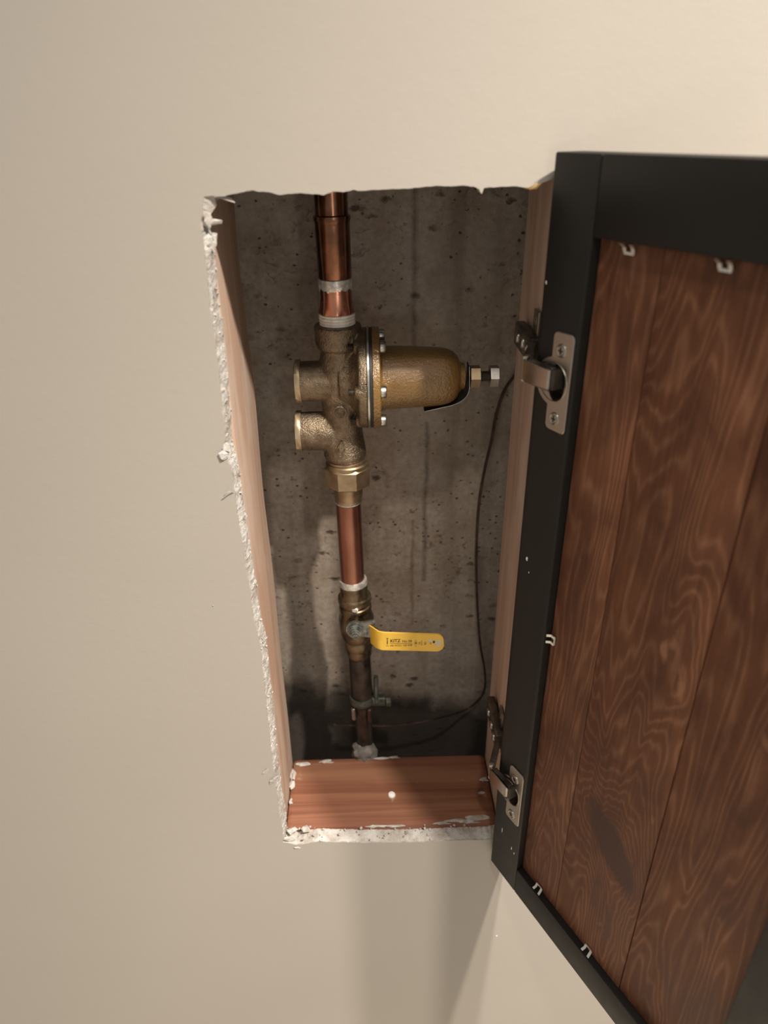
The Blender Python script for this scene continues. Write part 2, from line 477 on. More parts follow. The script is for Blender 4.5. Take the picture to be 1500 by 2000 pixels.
# which stretch an outline point belongs to decides how ragged it is
def side_of(p):
    if p.x < -0.105: return 'left'
    if p.x > 0.138: return 'right'
    return 'top' if p.z > 1.1 else 'bottom'
dense = []
for i, p in enumerate(outline):
    q = outline[(i + 1) % len(outline)]
    n = max(1, int((q - p).length / 0.0016))
    for k in range(n):
        dense.append(p.lerp(q, k / n))
N = len(dense)
centre = Vector((0.012, 0, 1.115))
LAYERS = [0.0, 0.0012, 0.004, 0.008, 0.012, Y_DRY]
inset = {'left': [0, 0.0004, 0.0013, 0.0022, 0.003, 0.0036], 'bottom': [0, 0.0002, 0.0006, 0.001, 0.0016, 0.002],
         'top': [0, 0, 0, 0, 0, 0], 'right': [0, 0, 0, 0, 0, 0]}
rag = {'left': 0.0011, 'bottom': 0.0011, 'top': 0.0006, 'right': 0.0003}
bm = new()
rings = []
for li, yy in enumerate(LAYERS):
    ring = []
    for i, p in enumerate(dense):
        sd = side_of(p)
        a, b = dense[i - 1], dense[(i + 1) % N]
        t = (b - a).normalized(); nrm = Vector((-t.z, 0, t.x))
        if nrm.dot(centre - p) < 0: nrm = -nrm
        jj = mnoise.noise(Vector((p.x * 420, li * 1.7, p.z * 420))) * rag[sd] * (0.55 if li == 0 else 1.0)
        jj += mnoise.noise(Vector((p.x * 130, li * 0.6 + 9, p.z * 130))) * rag[sd] * 0.8
        if li in (2, 3, 4) and sd in ('left', 'bottom'):
            jj += max(0, mnoise.noise(Vector((p.x * 700, li * 5.1, p.z * 700)))) * 0.0016
        c = p + nrm * (inset[sd][li] + jj)
        c.y = yy + (0 if li in (0, len(LAYERS) - 1) else mnoise.noise(Vector((p.x * 500, li * 3, p.z * 500))) * 0.0012)
        ring.append(bm.verts.new(c))
    rings.append(ring)
for k in range(len(rings) - 1):
    for i in range(N):
        j = (i + 1) % N
        f = bm.faces.new((rings[k][i], rings[k][j], rings[k + 1][j], rings[k + 1][i]))
        f.material_index = 1 if k > 0 else 0
def plate_with_hole(bm, ring, y, mi):
    X0, X1, Z0, Z1 = -1.8, 1.8, 0.0, 3.15
    cs = [bm.verts.new((x, y, z)) for x, z in ((X0, Z0), (X1, Z0), (X1, Z1), (X0, Z1))]
    es = [bm.edges.new((cs[i], cs[(i + 1) % 4])) for i in range(4)]
    es += [bm.edges.get((ring[i], ring[(i + 1) % N])) for i in range(N)]
    r = bmesh.ops.triangle_fill(bm, edges=es, use_beauty=True, use_dissolve=False)
    for g in r['geom']:
        if isinstance(g, bmesh.types.BMFace): g.material_index = mi
plate_with_hole(bm, rings[0], 0.0, 0)
plate_with_hole(bm, rings[-1], Y_DRY, 1)
wall = obj('wall_front', bm, [M_WALL, M_GYP], angle=30)
tag(wall, 'cream painted drywall with a ragged rectangular hole cut through it', kind='structure')

# torn gypsum bits clinging to the cut
flake_me = []
for k in range(4):
    b2 = lump(new(), (0, 0, 0), (1, 0.75, 0.85), 1, 0.5, 1.3, k)
    me = bpy.data.meshes.new('plaster_flake'); b2.to_mesh(me); b2.free(); me.materials.append(M_GYP); flake_me.append(me)
def flake(p, s, k, rot=None):
    o = bpy.data.objects.new('plaster_flake', flake_me[k % 4])
    COL.objects.link(o)
    o.parent = wall
    o.location = wm(wall).inverted() @ Vector(p)
    o.scale = s if isinstance(s, tuple) else (s, s, s)
    o.rotation_euler = rot or (random.uniform(0, 6), random.uniform(0, 6), random.uniform(0, 6))
rf = random.Random(3)
for k in range(95):
    x, y = LEFT_PX[0], LEFT_PX[-1]
    t = rf.random() * (len(LEFT_PX) - 2); i = int(t); fr = t - i
    px = LEFT_PX[i][0] * (1 - fr) + LEFT_PX[i + 1][0] * fr; py = LEFT_PX[i][1] * (1 - fr) + LEFT_PX[i + 1][1] * fr
    dd = rf.uniform(0.001, Y_DRY)
    p = at(px, py, 0.0); p.y = dd; p.x += 0.0004 + dd * 0.26
    flake(p, rf.uniform(0.0006, 0.0015), k)
for k in range(60):
    px = rf.uniform(556, 955); dd = rf.uniform(-0.0006, Y_DRY + 0.004)
    p = at(px, 1643, 0.0); p.y = dd; p.z += 0.0012 + dd * 0.12
    if px > 860 and rf.random() < 0.5: p.y += 0.006; p.z += 0.001
    flake(p, rf.uniform(0.0007, 0.0019), k)
for px, py, yy, s, k in ((437, 890, -0.001, (0.0045, 0.002, 0.0055), 0), (441, 872, 0.001, (0.004, 0.003, 0.006), 1), (447, 905, 0.004, (0.003, 0.003, 0.0035), 2),
                         (415, 434, 0.004, (0.008, 0.003, 0.0028), 0), (404, 432, 0.002, (0.006, 0.003, 0.004), 3), (404, 400, 0.003, (0.006, 0.003, 0.008), 2), (402, 415, 0.003, (0.004, 0.003, 0.006), 1),
                         (408, 470, 0.006, (0.003, 0.003, 0.006), 0), (417, 462, 0.008, (0.004, 0.002, 0.003), 3), (415, 480, 0.008, (0.0025, 0.002, 0.005), 2), (430, 383, 0.003, (0.010, 0.003, 0.0022), 1),
                         (520, 1505, 0.0, (0.004, 0.0015, 0.006), 3), (536, 1522, -0.0005, (0.0035, 0.0015, 0.008), 2), (572, 1622, 0.008, (0.007, 0.005, 0.005), 0), (596, 1618, 0.012, (0.006, 0.005, 0.0035), 1),
                         (565, 1640, 0.002, (0.008, 0.002, 0.003), 2), (580, 1655, -0.0005, (0.005, 0.001, 0.0015), 1), (515, 1250, 0.004, (0.0025, 0.0015, 0.005), 3)):
    flake(at(px, py, yy), s, k, rot=(0.1 * k, 0.3 * k, 0.2 * k))

# raised scraps: torn paper fibre and paint pimples on the wall face
b2 = new()
tube(b2, smooth_path([at(458, 963, 0.001), at(449, 960, -0.003), at(442, 964, -0.004), at(437, 969, -0.003)], 5), 0.0004, 6)
obj('paper_fibre', b2, M_WALL, wall)
for px, py, r_ in ((970, 1828, 0.0011), (416, 1183, 0.0008), (1008, 1645, 0.0006)):
    b2 = lump(new(), at(px, py, -0.0002), (r_, r_ * 0.5, r_), 2, 0.2)
    obj('paint_pimple', b2, M_CHIP if px == 970 else M_WALL, wall)
# yellow foam showing at the top right corner of the cut
b2 = lump(new(), at(1038, 359, 0.004), (0.0075, 0.0042, 0.0032), 2, 0.3)
foam = mat_metal('yellow_foam', (0.62, 0.40, 0.14), (0.72, 0.50, 0.22), 0.8, metal=0.0, scale=200, bump=0.5)
obj('foam_bead', b2, foam, wall)

# concrete behind the cavity
Y_CON = 0.25
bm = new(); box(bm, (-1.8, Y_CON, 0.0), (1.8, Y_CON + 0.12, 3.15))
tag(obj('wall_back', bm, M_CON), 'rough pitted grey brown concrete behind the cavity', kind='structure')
bm = new(); box(bm, (-1.8, -3.2, -0.05), (1.8, 0.0, 0.0))
tag(obj('floor', bm, M_FLOOR), 'pale floor of the room', kind='structure')

# studs and sill
def warped_board(lo, hi, axis, amp, bev, seed):
    bm = new()
    lo, hi = Vector(lo), Vector(hi)
    box(bm, lo, hi, bev, 2)
    L = hi[axis] - lo[axis]
    for k in range(1, 40):
        c = lo.copy(); c[axis] = lo[axis] + L * k / 40
        nn = Vector((0, 0, 0)); nn[axis] = 1
        bmesh.ops.bisect_plane(bm, geom=bm.verts[:] + bm.edges[:] + bm.faces[:], plane_co=c, plane_no=nn)
    for v in bm.verts:
        t = v.co[axis] * 9 + seed
        d = mnoise.noise(Vector((t, seed, v.co.y * 8))) * amp
        if axis == 2: v.co.x += d
        else: v.co.z += d
    return bm
tag(obj('stud', warped_board((-0.151, Y_DRY, 0.70), (-0.1133, 0.127, 1.75), 2, 0.0014, 0.002, 2.0), M_STUD),
    'pale rough sawn stud lining the cavity beside the torn plaster edge', 'stud')
tag(obj('stud', warped_board((0.1402, Y_DRY, 0.70), (0.178, 0.127, 1.75), 2, 0.0006, 0.002, 5.0), M_STUD),
    'pale stud that carries both metal hinges of the black door', 'stud')
sill = obj('sill_board', warped_board((-0.1128, Y_DRY, 0.731), (0.1398, 0.1285, 0.770), 0, 0.0008, 0.006, 8.0), M_SILL)
tag(sill, 'reddish wooden sill board at the foot of the cavity, specked with plaster', 'board')
c = at(765, 1550, 0.066); c.z = 0.7705
bm = new(); lathe(bm, c - Vector((0, 0, 0.003)), c + Vector((0, 0, 1)), [(0, 0.0045), (0.003, 0.0047), (0.0045, 0.004), (0.0052, 0.002)], 16)
tag(obj('nail_head', bm, M_CHIP, sill), 'white nail head')
for px, py, yy, s_, k in ((590, 1490, 0.118, (0.008, 0.003, 0.0014), 0), (636, 1482, 0.121, (0.008, 0.003, 0.0014), 1), (745, 1471, 0.124, (0.010, 0.002, 0.0012), 2), (768, 1471, 0.125, (0.007, 0.002, 0.001), 1), (573, 1525, 0.10, (0.0035, 0.008, 0.0028), 3), (571, 1545, 0.085, (0.003, 0.006, 0.002), 0), (568, 1570, 0.06, (0.002, 0.004, 0.0016), 1),
                         (940, 1552, 0.065, (0.004, 0.002, 0.0015), 2), (945, 1515, 0.085, (0.005, 0.003, 0.0015), 1), (890, 1603, 0.026, (0.013, 0.0025, 0.0014), 2), (862, 1606, 0.023, (0.009, 0.002, 0.0012), 1), (735, 1607, 0.021, (0.012, 0.0016, 0.001), 3), (770, 1606, 0.021, (0.010, 0.0016, 0.001), 0), (930, 1601, 0.029, (0.012, 0.0035, 0.0018), 0), (915, 1608, 0.024, (0.010, 0.003, 0.002), 1)):
    p = at(px, py, yy); p.z = 0.7708
    b2 = lump(new(), p, s_, 2, 0.5, 1.5, k)
    obj('plaster_crumb', b2, M_GYP, sill)

# ------------------------------------------------------------------ plumbing
YP = 0.14
def A(px, py): return at(px, py, YP)
# --- upper copper pipe
TOPX = -0.0312
up0 = Vector((-0.0325, YP, 1.62)); up1 = Vector((-0.0297, YP, 1.322))
def upz(z): return up0.lerp(up1, (up0.z - z) / (up0.z - up1.z))
def dz(z): return (upz(z) - up0).length
th = thing('copper_pipe', 'thick upper copper pipe coming down into the white taped brass thread', 'pipe', upz(1.331))
bm = lathe(new(), up0, up1, [(0, 0.0148), (dz(1.4295), 0.0148)], 40)
obj('tube', bm, M_COPPER_D, th)
bm = lathe(new(), up0, up1, [(dz(1.4315), 0.0146), (dz(1.4305), 0.0166), (dz(1.4275), 0.0168), (dz(1.4255), 0.0161), (dz(1.423), 0.0158), (dz(1.378), 0.0155), (dz(1.3765), 0.0146)], 40)
tag(obj('coupling', bm, M_COPPER_D, th), 'darkened copper coupling')
bm = lathe(new(), up0, up1, [(dz(1.3775), 0.0140), (dz(1.3765), 0.0155), (dz(1.372), 0.0161), (dz(1.3685), 0.0158), (dz(1.3665), 0.0146)], 40,
           wob=lambda d, t: 0.0006 * mnoise.noise(Vector((math.cos(t) * 2.5, math.sin(t) * 2.5, d * 300))))
for v in bm.verts:
    a = math.atan2(v.co.y - YP, v.co.x - upz(v.co.z).x)
    if v.co.z < 1.3735: v.co.z += 0.0045 * mnoise.noise(Vector((math.cos(a) * 3.2, math.sin(a) * 3.2, 1.0)))
tag(obj('solder_ring', bm, M_SOLDER, th), 'silvery solder ring')
def scal(d, t):
    k = max(0, min(1, (d - dz(1.352)) / 0.006))
    return k * 0.0007 * math.cos(8 * t)
bm = lathe(new(), up0, up1, [(dz(1.370), 0.0148), (dz(1.360), 0.0150), (dz(1.352), 0.0158), (dz(1.348), 0.0167), (dz(1.3455), 0.0166), (dz(1.3448), 0.015)], 48, wob=scal)
tag(obj('adapter', bm, M_COPPER, th), 'flared bright copper adapter')
pr = []
z = 1.3455
while z > 1.327:
    pr += [(dz(z), 0.0160), (dz(z - 0.0008), 0.0173), (dz(z - 0.0018), 0.0173), (dz(z - 0.0026), 0.0161)]
    z -= 0.0028
bm = lathe(new(), up0, up1, pr, 40, wob=lambda d, t: 0.0003 * mnoise.noise(Vector((math.cos(t) * 3, math.sin(t) * 3, d * 500))))
tag(obj('taped_thread', bm, M_TAPE, th), 'thread wrapped in white sealing tape')

# --- pressure regulator
VX = -0.0297; ZB = 1.281
reg = thing('pressure_regulator', 'bronze pressure regulator with gold brown bell between the copper pipes', 'valve', (-0.026, YP, 1.147))
bm = new()
V = lambda x, z, y=YP: Vector((x, y, z))
lathe(bm, V(VX, 1.3345), V(VX, 1.0), [(0, 0.0218), (0.0015, 0.0228), (0.006, 0.0228), (0.0075, 0.0222), (0.018, 0.0222), (0.0215, 0.0208), (0.024, 0.0180), (0.028, 0.0176), (0.036, 0.0190), (0.05, 0.020)], 48)
lathe(bm, V(-0.0300, 1.312), V(-0.0275, 1.19), [(0, 0.0165), (0.010, 0.0190), (0.020, 0.0212), (0.034, 0.0215), (0.052, 0.0205), (0.070, 0.0195), (0.088, 0.0195), (0.106, 0.0218), (0.112, 0.0222), (0.116, 0.0205)], 44)
lathe(bm, V(-0.044, 1.297), V(-0.020, 1.272), [(0, 0.012), (0.012, 0.017), (0.03, 0.018)], 32)
lathe(bm, V(-0.0715, 1.2790), V(0, 1.2790), [(0, 0.0193), (0.010, 0.0198), (0.030, 0.0196), (0.050, 0.016)], 40)
lathe(bm, V(-0.0745, 1.2262), V(-0.01, 1.226), [(0, 0.0193), (0.012, 0.0200), (0.032, 0.0200), (0.046, 0.015)], 40)
lathe(bm, V(-0.058, 1.232), V(-0.020, 1.205), [(0, 0.012), (0.018, 0.0165), (0.04, 0.0165)], 32)
lathe(bm, V(-0.030, ZB), V(0, ZB), [(0, 0.0255), (0.010, 0.0285), (0.0160, 0.034), (0.019, 0.040)], 44)
lathe(bm, V(-0.0115, ZB), V(0, ZB), [(0, 0.0465), (0.0015, 0.0485), (0.009, 0.0492)], 64)
# web between collar and flange
lathe(bm, V(-0.026, 1.320), V(-0.006, 1.318), [(0, 0.008), (0.02, 0.006)], 24)
for i in range(6):
    a = math.radians(60 * i)
    c0 = V(-0.0150, ZB) + Vector((0, -0.0420 * math.cos(a), 0.0420 * math.sin(a)))
    lathe(bm, c0, c0 + Vector((1, 0, 0)), [(0, 0.0058), (0.004, 0.0070), (0.0125, 0.0072)], 20)
bm = baked(bm, [('REMESH', dict(mode='VOXEL', voxel_size=0.0011)), ('SMOOTH', dict(factor=0.5, iterations=4))])
body = obj('body', bm, M_CAST, reg, angle=60)
# raised cast marks: flow arrow, ring
def on_body(px, py): return at(px, py, 0.1172)
bm = new()
ar = [(667, 861), (676, 875), (671, 875), (671, 891), (663, 891), (663, 875), (658, 875)]
prism(bm, [(x, y) for x, y in ar], 0.1165, 0.124, lambda p, q, d: at(p, q, 0.1185) + Vector((0, d - 0.1185, 0)))
obj('flow_arrow', bm, M_CAST, body)
bm = new(); cc = at(664, 806, 0.1175); tube(bm, [cc + Vector((0.006 * math.cos(t), 0, 0.006 * math.sin(t))) for t in [k * math.pi / 12 for k in range(25)]], 0.0009, 8)
obj('cast_ring', bm, M_CAST, body)
for bx, bz in ((-0.0715, 1.2790), (-0.0745, 1.2262)):
    bm = lathe(new(), V(bx - 0.0022, bz), V(0, bz), [(0, 0.0204), (0.0006, 0.0213), (0.0054, 0.0215), (0.0060, 0.0212)], 10, rot=0.3)
    pl = tag(obj('port_plug', bm, M_PLUG, reg), 'bright machined port end')
    bm = lathe(new(), V(bx - 0.0032, bz), V(0, bz), [(0, 0.010), (0.0012, 0.011)], 24)
    obj('plug_socket', bm, M_BRASS_D, pl)
# flange stack
bm = lathe(new(), V(-0.0028, ZB), V(1, ZB), [(0, 0.0490), (0.0003, 0.0500), (0.0022, 0.0500), (0.0025, 0.0490)], 72)
tag(obj('diaphragm_plate', bm, M_STEEL, reg), 'thin silver diaphragm rim')
bm = lathe(new(), V(-0.0003, ZB), V(1, ZB), [(0, 0.0484), (0.0002, 0.0488), (0.0024, 0.0488), (0.0026, 0.0484)], 72)
obj('gasket', bm, M_GASKET, reg)
bm = lathe(new(), V(0.0023, ZB), V(1, ZB), [(0, 0.0488), (0.0006, 0.0496), (0.0065, 0.0492), (0.0074, 0.0482), (0.0076, 0.036), (0.0082, 0.0335), (0.0098, 0.0318), (0.014, 0.0311),
     (0.040, 0.0300), (0.060, 0.0290), (0.068, 0.0283), (0.0745, 0.0268), (0.0795, 0.0244), (0.0830, 0.0212), (0.0850, 0.0175), (0.0856, 0.0146), (0.0870, 0.0138), (0.0905, 0.0130), (0.0912, 0.0110)], 72)
tag(obj('bell', bm, M_GOLD, reg), 'glossy gold brown enamel spring bell')
def hexpr(h, r, ch=0.0012): return [(0, r - ch), (ch * 0.5, r), (h - ch * 0.5, r), (h, r - ch)]
for i in range(6):
    a = math.radians(60 * i)
    c0 = V(0.0098, ZB) + Vector((0, -0.0425 * math.cos(a), 0.0425 * math.sin(a)))
    bm = lathe(new(), c0, c0 + Vector((1, 0, 0)), [(0, 0.0058), (0.0004, 0.0061), (0.0042, 0.0060), (0.0054, 0.0052), (0.0058, 0.0034), (0.0040, 0.0030)], 24)
    bo = tag(obj('flange_bolt', bm, M_STEEL, reg), 'round steel bolt head')
    c1 = V(-0.0205, ZB) + Vector((0, -0.0425 * math.cos(a), 0.0425 * math.sin(a)))
    pr = []
    for k in range(5): pr += [(k * 0.0014, 0.0028), (k * 0.0014 + 0.0007, 0.0034)]
    bm = lathe(new(), c1, c1 + Vector((1, 0, 0)), pr + [(0.009, 0.0030)], 16)
    obj('bolt_end', bm, M_STEEL_D, bo)
# adjusting screw
bm = lathe(new(), V(0.0985, ZB - 0.0005), V(1, ZB - 0.0005), hexpr(0.0105, 0.0112), 6, rot=0.5)
tag(obj('lock_nut', bm, M_BRASS, reg), 'brass lock nut')
pr = []
for k in range(14): pr += [(k * 0.0017, 0.0046), (k * 0.0017 + 0.0008, 0.0054)]
bm = lathe(new(), V(0.0960, ZB - 0.0005), V(1, ZB - 0.0005), pr, 20)
ad = obj('adjusting_screw', bm, M_STEEL_D, reg)
bm = lathe(new(), V(0.1178, ZB - 0.0005), V(1, ZB - 0.0005), hexpr(0.0095, 0.0108), 6, rot=0.5)
tag(obj('screw_head', bm, M_STEEL, ad), 'silver hex screw head')
# bent name tag
edge = smooth_path([at(917, 716, 0.136), at(917, 742, 0.130), at(916, 764, 0.127), at(907, 779, 0.127), at(888, 790, 0.127), at(860, 797, 0.127), at(829, 804, 0.127)], 6)
bm = new(); prev = None
for i, p in enumerate(edge):
    t = (edge[min(i + 1, len(edge) - 1)] - edge[max(i - 1, 0)]).normalized(); nn = Vector((t.z, 0, -t.x)).normalized() * 0.0003
    far = Vector((p.x, 0.153 - (0.136 - min(0.136, max(0.127, p.y))) * 0.0, p.z))
    q = [bm.verts.new(p + nn), bm.verts.new(far + nn), bm.verts.new(far - nn), bm.verts.new(p - nn)]
    if prev:
        for k in range(4): bm.faces.new((prev[k], prev[(k + 1) % 4], q[(k + 1) % 4], q[k]))
    else: bm.faces.new(q)
    prev = q
bm.faces.new(prev)
tg = tag(obj('name_tag', bm, M_TAG, reg), 'thin dark metal tag bent under the bell')
obj('tag_edge_glint', tube(new(), edge, 0.00045, 6), M_STEEL, tg)  # bright tube stands in for the highlight along the near edge
# union
ux0 = V(-0.0262, 1.1965); ux1 = V(-0.0255, 1.0)
bm = lathe(new(), ux0, ux1, [(0, 0.0195), (0.001, 0.0212), (0.0028, 0.0216), (0.004, 0.0208), (0.0055, 0.0225), (0.009, 0.0228)], 48)
tag(obj('union_rim', bm, M_BRASS, reg), 'shiny brass rim above the nut')
bm = lathe(new(), V(-0.0260, 1.1890), ux1, [(0, 0.0225), (0.0025, 0.0250), (0.0215, 0.0250), (0.0235, 0.0225)], 8, rot=0.39)
nut = tag(obj('union_nut', bm, M_BRASS, reg), 'octagonal brass union nut')
bm = lathe(new(), V(-0.0262, 1.168), ux1, [(0, 0.0152), (0.016, 0.0156), (0.018, 0.0146), (0.0205, 0.0146), (0.022, 0.0150), (0.0235, 0.0138)], 40)
tag(obj('tailpiece', bm, M_BRASS, reg), 'brass tailpiece')

# --- middle copper pipe
m0 = V(-0.0266, 1.150); m1 = V(-0.0252, 1.036)
th = thing('copper_pipe', 'short reddish copper pipe between the brass union nut and the lever valve', 'pipe', m1)
bm = lathe(new(), m0, m1, [(0, 0.0136), (0.114, 0.0136)], 44)
obj('tube', bm, mat_metal('reddened_copper', (0.27, 0.118, 0.082), (0.41, 0.20, 0.145), 0.30, r2=0.42, scale=40, stretch=(1, 1, 0.4)), th)
bm = lathe(new(), V(-0.0266, 1.1462), m1, [(0, 0.0135), (0.0008, 0.0143), (0.0022, 0.0142), (0.003, 0.0135)], 40, wob=lambda d, t: 0.0004 * mnoise.noise(Vector((math.cos(t) * 3, math.sin(t) * 3, 3))))
obj('solder_ring', bm, M_SOLDER, th)

# --- ball valve
b0 = V(-0.0250, 1.0445); b1 = V(-0.0205, 0.930)
bv = thing('ball_valve', 'brass ball valve with a yellow lever below the short copper pipe', 'valve', V(-0.0205, 0.932))
bdir = (b1 - b0).normalized()
def bz(z): return (b0.z - z) / -bdir.z
bm = lathe(new(), b0, b1, [(0.0, 0.0142), (0.001, 0.0158), (0.006, 0.0164), (0.0085, 0.0155)], 40, wob=lambda d, t: 0.0005 * mnoise.noise(Vector((math.cos(t) * 2, math.sin(t) * 2, d * 300))))
tag(obj('solder_ring', bm, M_SOLDER, bv), 'pale solder ring')
bm = lathe(new(), b0, b1, [(0.005, 0.0150), (bz(1.0365), 0.0160), (bz(1.024), 0.0160), (bz(1.0215), 0.0168), (bz(1.0200), 0.0192), (bz(1.0150), 0.0197), (bz(1.0125), 0.0190), (bz(1.0118), 0.0174),
     (bz(1.0092), 0.0172), (bz(1.0080), 0.0186), (bz(1.0040), 0.0192), (bz(1.0015), 0.0188), (bz(1.0005), 0.0178), (bz(0.9985), 0.0180), (bz(0.9900), 0.0207), (bz(0.9780), 0.0208), (bz(0.9680), 0.0200), (bz(0.9620), 0.0185),
     (bz(0.9590), 0.0166), (bz(0.9575), 0.0172), (bz(0.9480), 0.0174), (bz(0.9462), 0.0164), (bz(0.9440), 0.0160), (bz(0.9345), 0.0150), (bz(0.9325), 0.0138)], 48)
bmain = obj('body', bm, M_BRASS_D, bv)
for k, (zz, rr, ss) in enumerate(((1.0135, 0.019, 0.0042), (0.9985, 0.019, 0.0036))):
    c = b0 + bdir * bz(zz) + Vector((0.001, -rr, 0)); bm = lump(new(), c, (ss, ss * 0.5, ss * 0.7), 2, 0.35, 1.2, k)
    tag(obj('solder_drip', bm, M_SOLDER, bmain), 'white solder drip')
SC = at(695, 1231, 0.112)
F = lambda dx, dy, dzz: SC + Vector((dx, dy, dzz))
bm = lathe(new(), F(0, 0.016, 0), F(0, -1, 0), [(0, 0.0115), (0.012, 0.0112), (0.013, 0.0095)], 32)
obj('gland', bm, M_BRASS_D, bv)
# lever: steel lug, then the yellow sleeve with a crank
bm = new()
lug = [(0.0115 * math.cos(t), 0.0115 * math.sin(t)) for t in [math.radians(60 + 20 * k) for k in range(13)]] + [(0.022, -0.0125), (0.022, 0.0125)]
prism(bm, lug, 0.0035, 0.0008, lambda p, q, d: F(p, d, q))
lever = tag(obj('lever', bm, M_ZINC, bv), 'steel lever under yellow vinyl')
yA, yB = SC.y + 0.0025, SC.y - 0.0105
xa = at(720, 1219, yA); xb = at(724, 1256, yA); xc = at(744, 1234, yB); xd_ = at(736, 1267, yB); xe = at(852, 1237, yB); xf = at(852, 1272, yB); xg = at(866, 1255, yB)
top = [(xa.x, yA, xa.z), (xc.x - 0.002, yB + 0.0012, xc.z + 0.0005), (xc.x + 0.004, yB, xc.z)]
bot = [(xb.x, yA, xb.z), (xd_.x - 0.001, yB + 0.0012, xd_.z + 0.0003), (xd_.x + 0.006, yB, xd_.z - 0.002)]
for k in range(1, 9):
    t = k / 8
    top.append((xc.x + 0.004 + (xe.x - xc.x - 0.004) * t, yB, xc.z + (xe.z - xc.z) * t)); bot.append((xd_.x + 0.006 + (xf.x - xd_.x - 0.006) * t, yB, xd_.z - 0.002 + (xf.z - xd_.z + 0.002) * t))
R_ = (xg.x - xe.x)
for k in range(1, 7):
    a = math.radians(15 * k); hz = (xe.z - xf.z) / 2; mz = (xe.z + xf.z) / 2
    rr = R_
    top.append((xe.x + rr * math.sin(a), yB, mz + hz * (0.35 + 0.65 * math.cos(a)) if k < 6 else mz + hz * 0.32)); bot.append((xf.x + rr * math.sin(a), yB, mz - hz * (0.35 + 0.65 * math.cos(a)) if k < 6 else mz - hz * 0.32))
bm = new(); prev = None; T = 0.0024
for a, b in zip(top, bot):
    a, b = Vector(a), Vector(b); e = (a - b).normalized() * 0.0012
    sect = [a + Vector((0, T * 0.5, 0)) - e, a, a + Vector((0, -T * 0.5, 0)) - e * 0.6, b + Vector((0, -T * 0.5, 0)) + e * 0.6, b, b + Vector((0, T * 0.5, 0)) + e]
    q = [bm.verts.new(p) for p in sect]
    if prev:
        for k in range(6): bm.faces.new((prev[k], prev[(k + 1) % 6], q[(k + 1) % 6], q[k]))
    else: bm.faces.new(q)
    prev = q
bm.faces.new(prev)
sleeve = tag(obj('sleeve', bm, M_YELLOW, lever, angle=50), 'yellow vinyl grip printed in black')
yt = yB - T * 0.5 - 0.00012
def G(px, py): return at(px, py, yt)
def flat(name, polys, mat):
    bm = new()
    for poly in polys:
        prism(bm, [(p.x, p.z) for p in poly], yt, yt + 0.0003, lambda p, q, d: Vector((p, d, q)))
    return obj(name, bm, mat, lever, angle=None)
def rect(x0, y0, x1, y1): return [G(x0, y0), G(x1, y0), G(x1, y1), G(x0, y1)]
def text(body, px, py, hpx, wpx, bold=0.0, spin=0.0, name='lettering'):
    cu = bpy.data.curves.new('t', 'FONT'); cu.body = body; cu.align_x = 'LEFT'; cu.align_y = 'BOTTOM_BASELINE'; cu.offset = bold; cu.extrude = 0.02
    o = bpy.data.objects.new('t', cu); COL.objects.link(o)
    dg = bpy.context.evaluated_depsgraph_get(); me = bpy.data.meshes.new_from_object(o.evaluated_get(dg))
    bpy.data.objects.remove(o, do_unlink=True)
    xs = [v.co.x for v in me.vertices]; ys = [v.co.y for v in me.vertices]
    x0, x1, y0, y1 = min(xs), max(xs), min(ys), max(ys)
    P = G(px, py); Q = G(px + wpx, py - hpx); ww, hh = Q.x - P.x, Q.z - P.z
    for v in me.vertices:
        a, b = (v.co.x - x0) / (x1 - x0), (v.co.y - y0) / (y1 - y0)
        if spin: a, b = 1 - b, a
        v.co = Vector((P.x + a * ww, yt + (0.0001 if v.co.z > 0 else 0.0004), P.z + b * hh))
    return link_mesh(name, me, M_INK, lever, None, None)
text('KITZ', 762.5, 1255.0, 6.6, 20, 0.035)
text('No.58', 786.0, 1255.2, 5.4, 18.5, 0.02)
text('600 WOG / 150 WSP', 762, 1263.0, 4.6, 43.5, 0.02)
flat('rule_line', [rect(762, 1256.6, 805, 1257.3)], M_INK)
text('UL', 817, 1259, 6.0, 4.0, 0.02, 1)
text('FM', 822.5, 1260, 8.0, 3.2, 0.0, 1)
text('U', 828.5, 1259.5, 6, 4.0, 0.04)
def disc(px, py, r, n=16): 
    return [G(px + r * math.cos(2 * math.pi * k / n), py + r * math.sin(2 * math.pi * k / n)) for k in range(n)]
flat('open_mark', [disc(756.5, 1248.5, 1.2, 10), rect(755.6, 1250.5, 757.4, 1258.5), rect(753.8, 1261.2, 759.2, 1261.9), rect(754.2, 1246.4, 758.8, 1247.0)], M_INK)
dm = []
for (ax, ay), (bx_, by_) in (((812, 1249), (815.5, 1256)), ((815.5, 1256), (812, 1263)), ((812, 1263), (808.5, 1256)), ((808.5, 1256), (812, 1249))):
    dm.append([G(ax, ay), G(bx_, by_), G(bx_ * 0.86 + 812 * 0.14, by_ * 0.86 + 1256 * 0.14), G(ax * 0.86 + 812 * 0.14, ay * 0.86 + 1256 * 0.14)])
flat('diamond_mark', dm + [disc(812, 1256, 1.7, 10)], M_INK)
yt += 0.0001
flat('worn_patch', [disc(856.5, 1256, 7.0), disc(841, 1252, 4.2, 12)], M_WORN)
yt -= 0.00015
flat('rust_spot', [disc(841, 1256.5, 2.6, 10)], M_RUST)
flat('hang_hole', [disc(847.5, 1254, 2.4, 12)], M_INK)
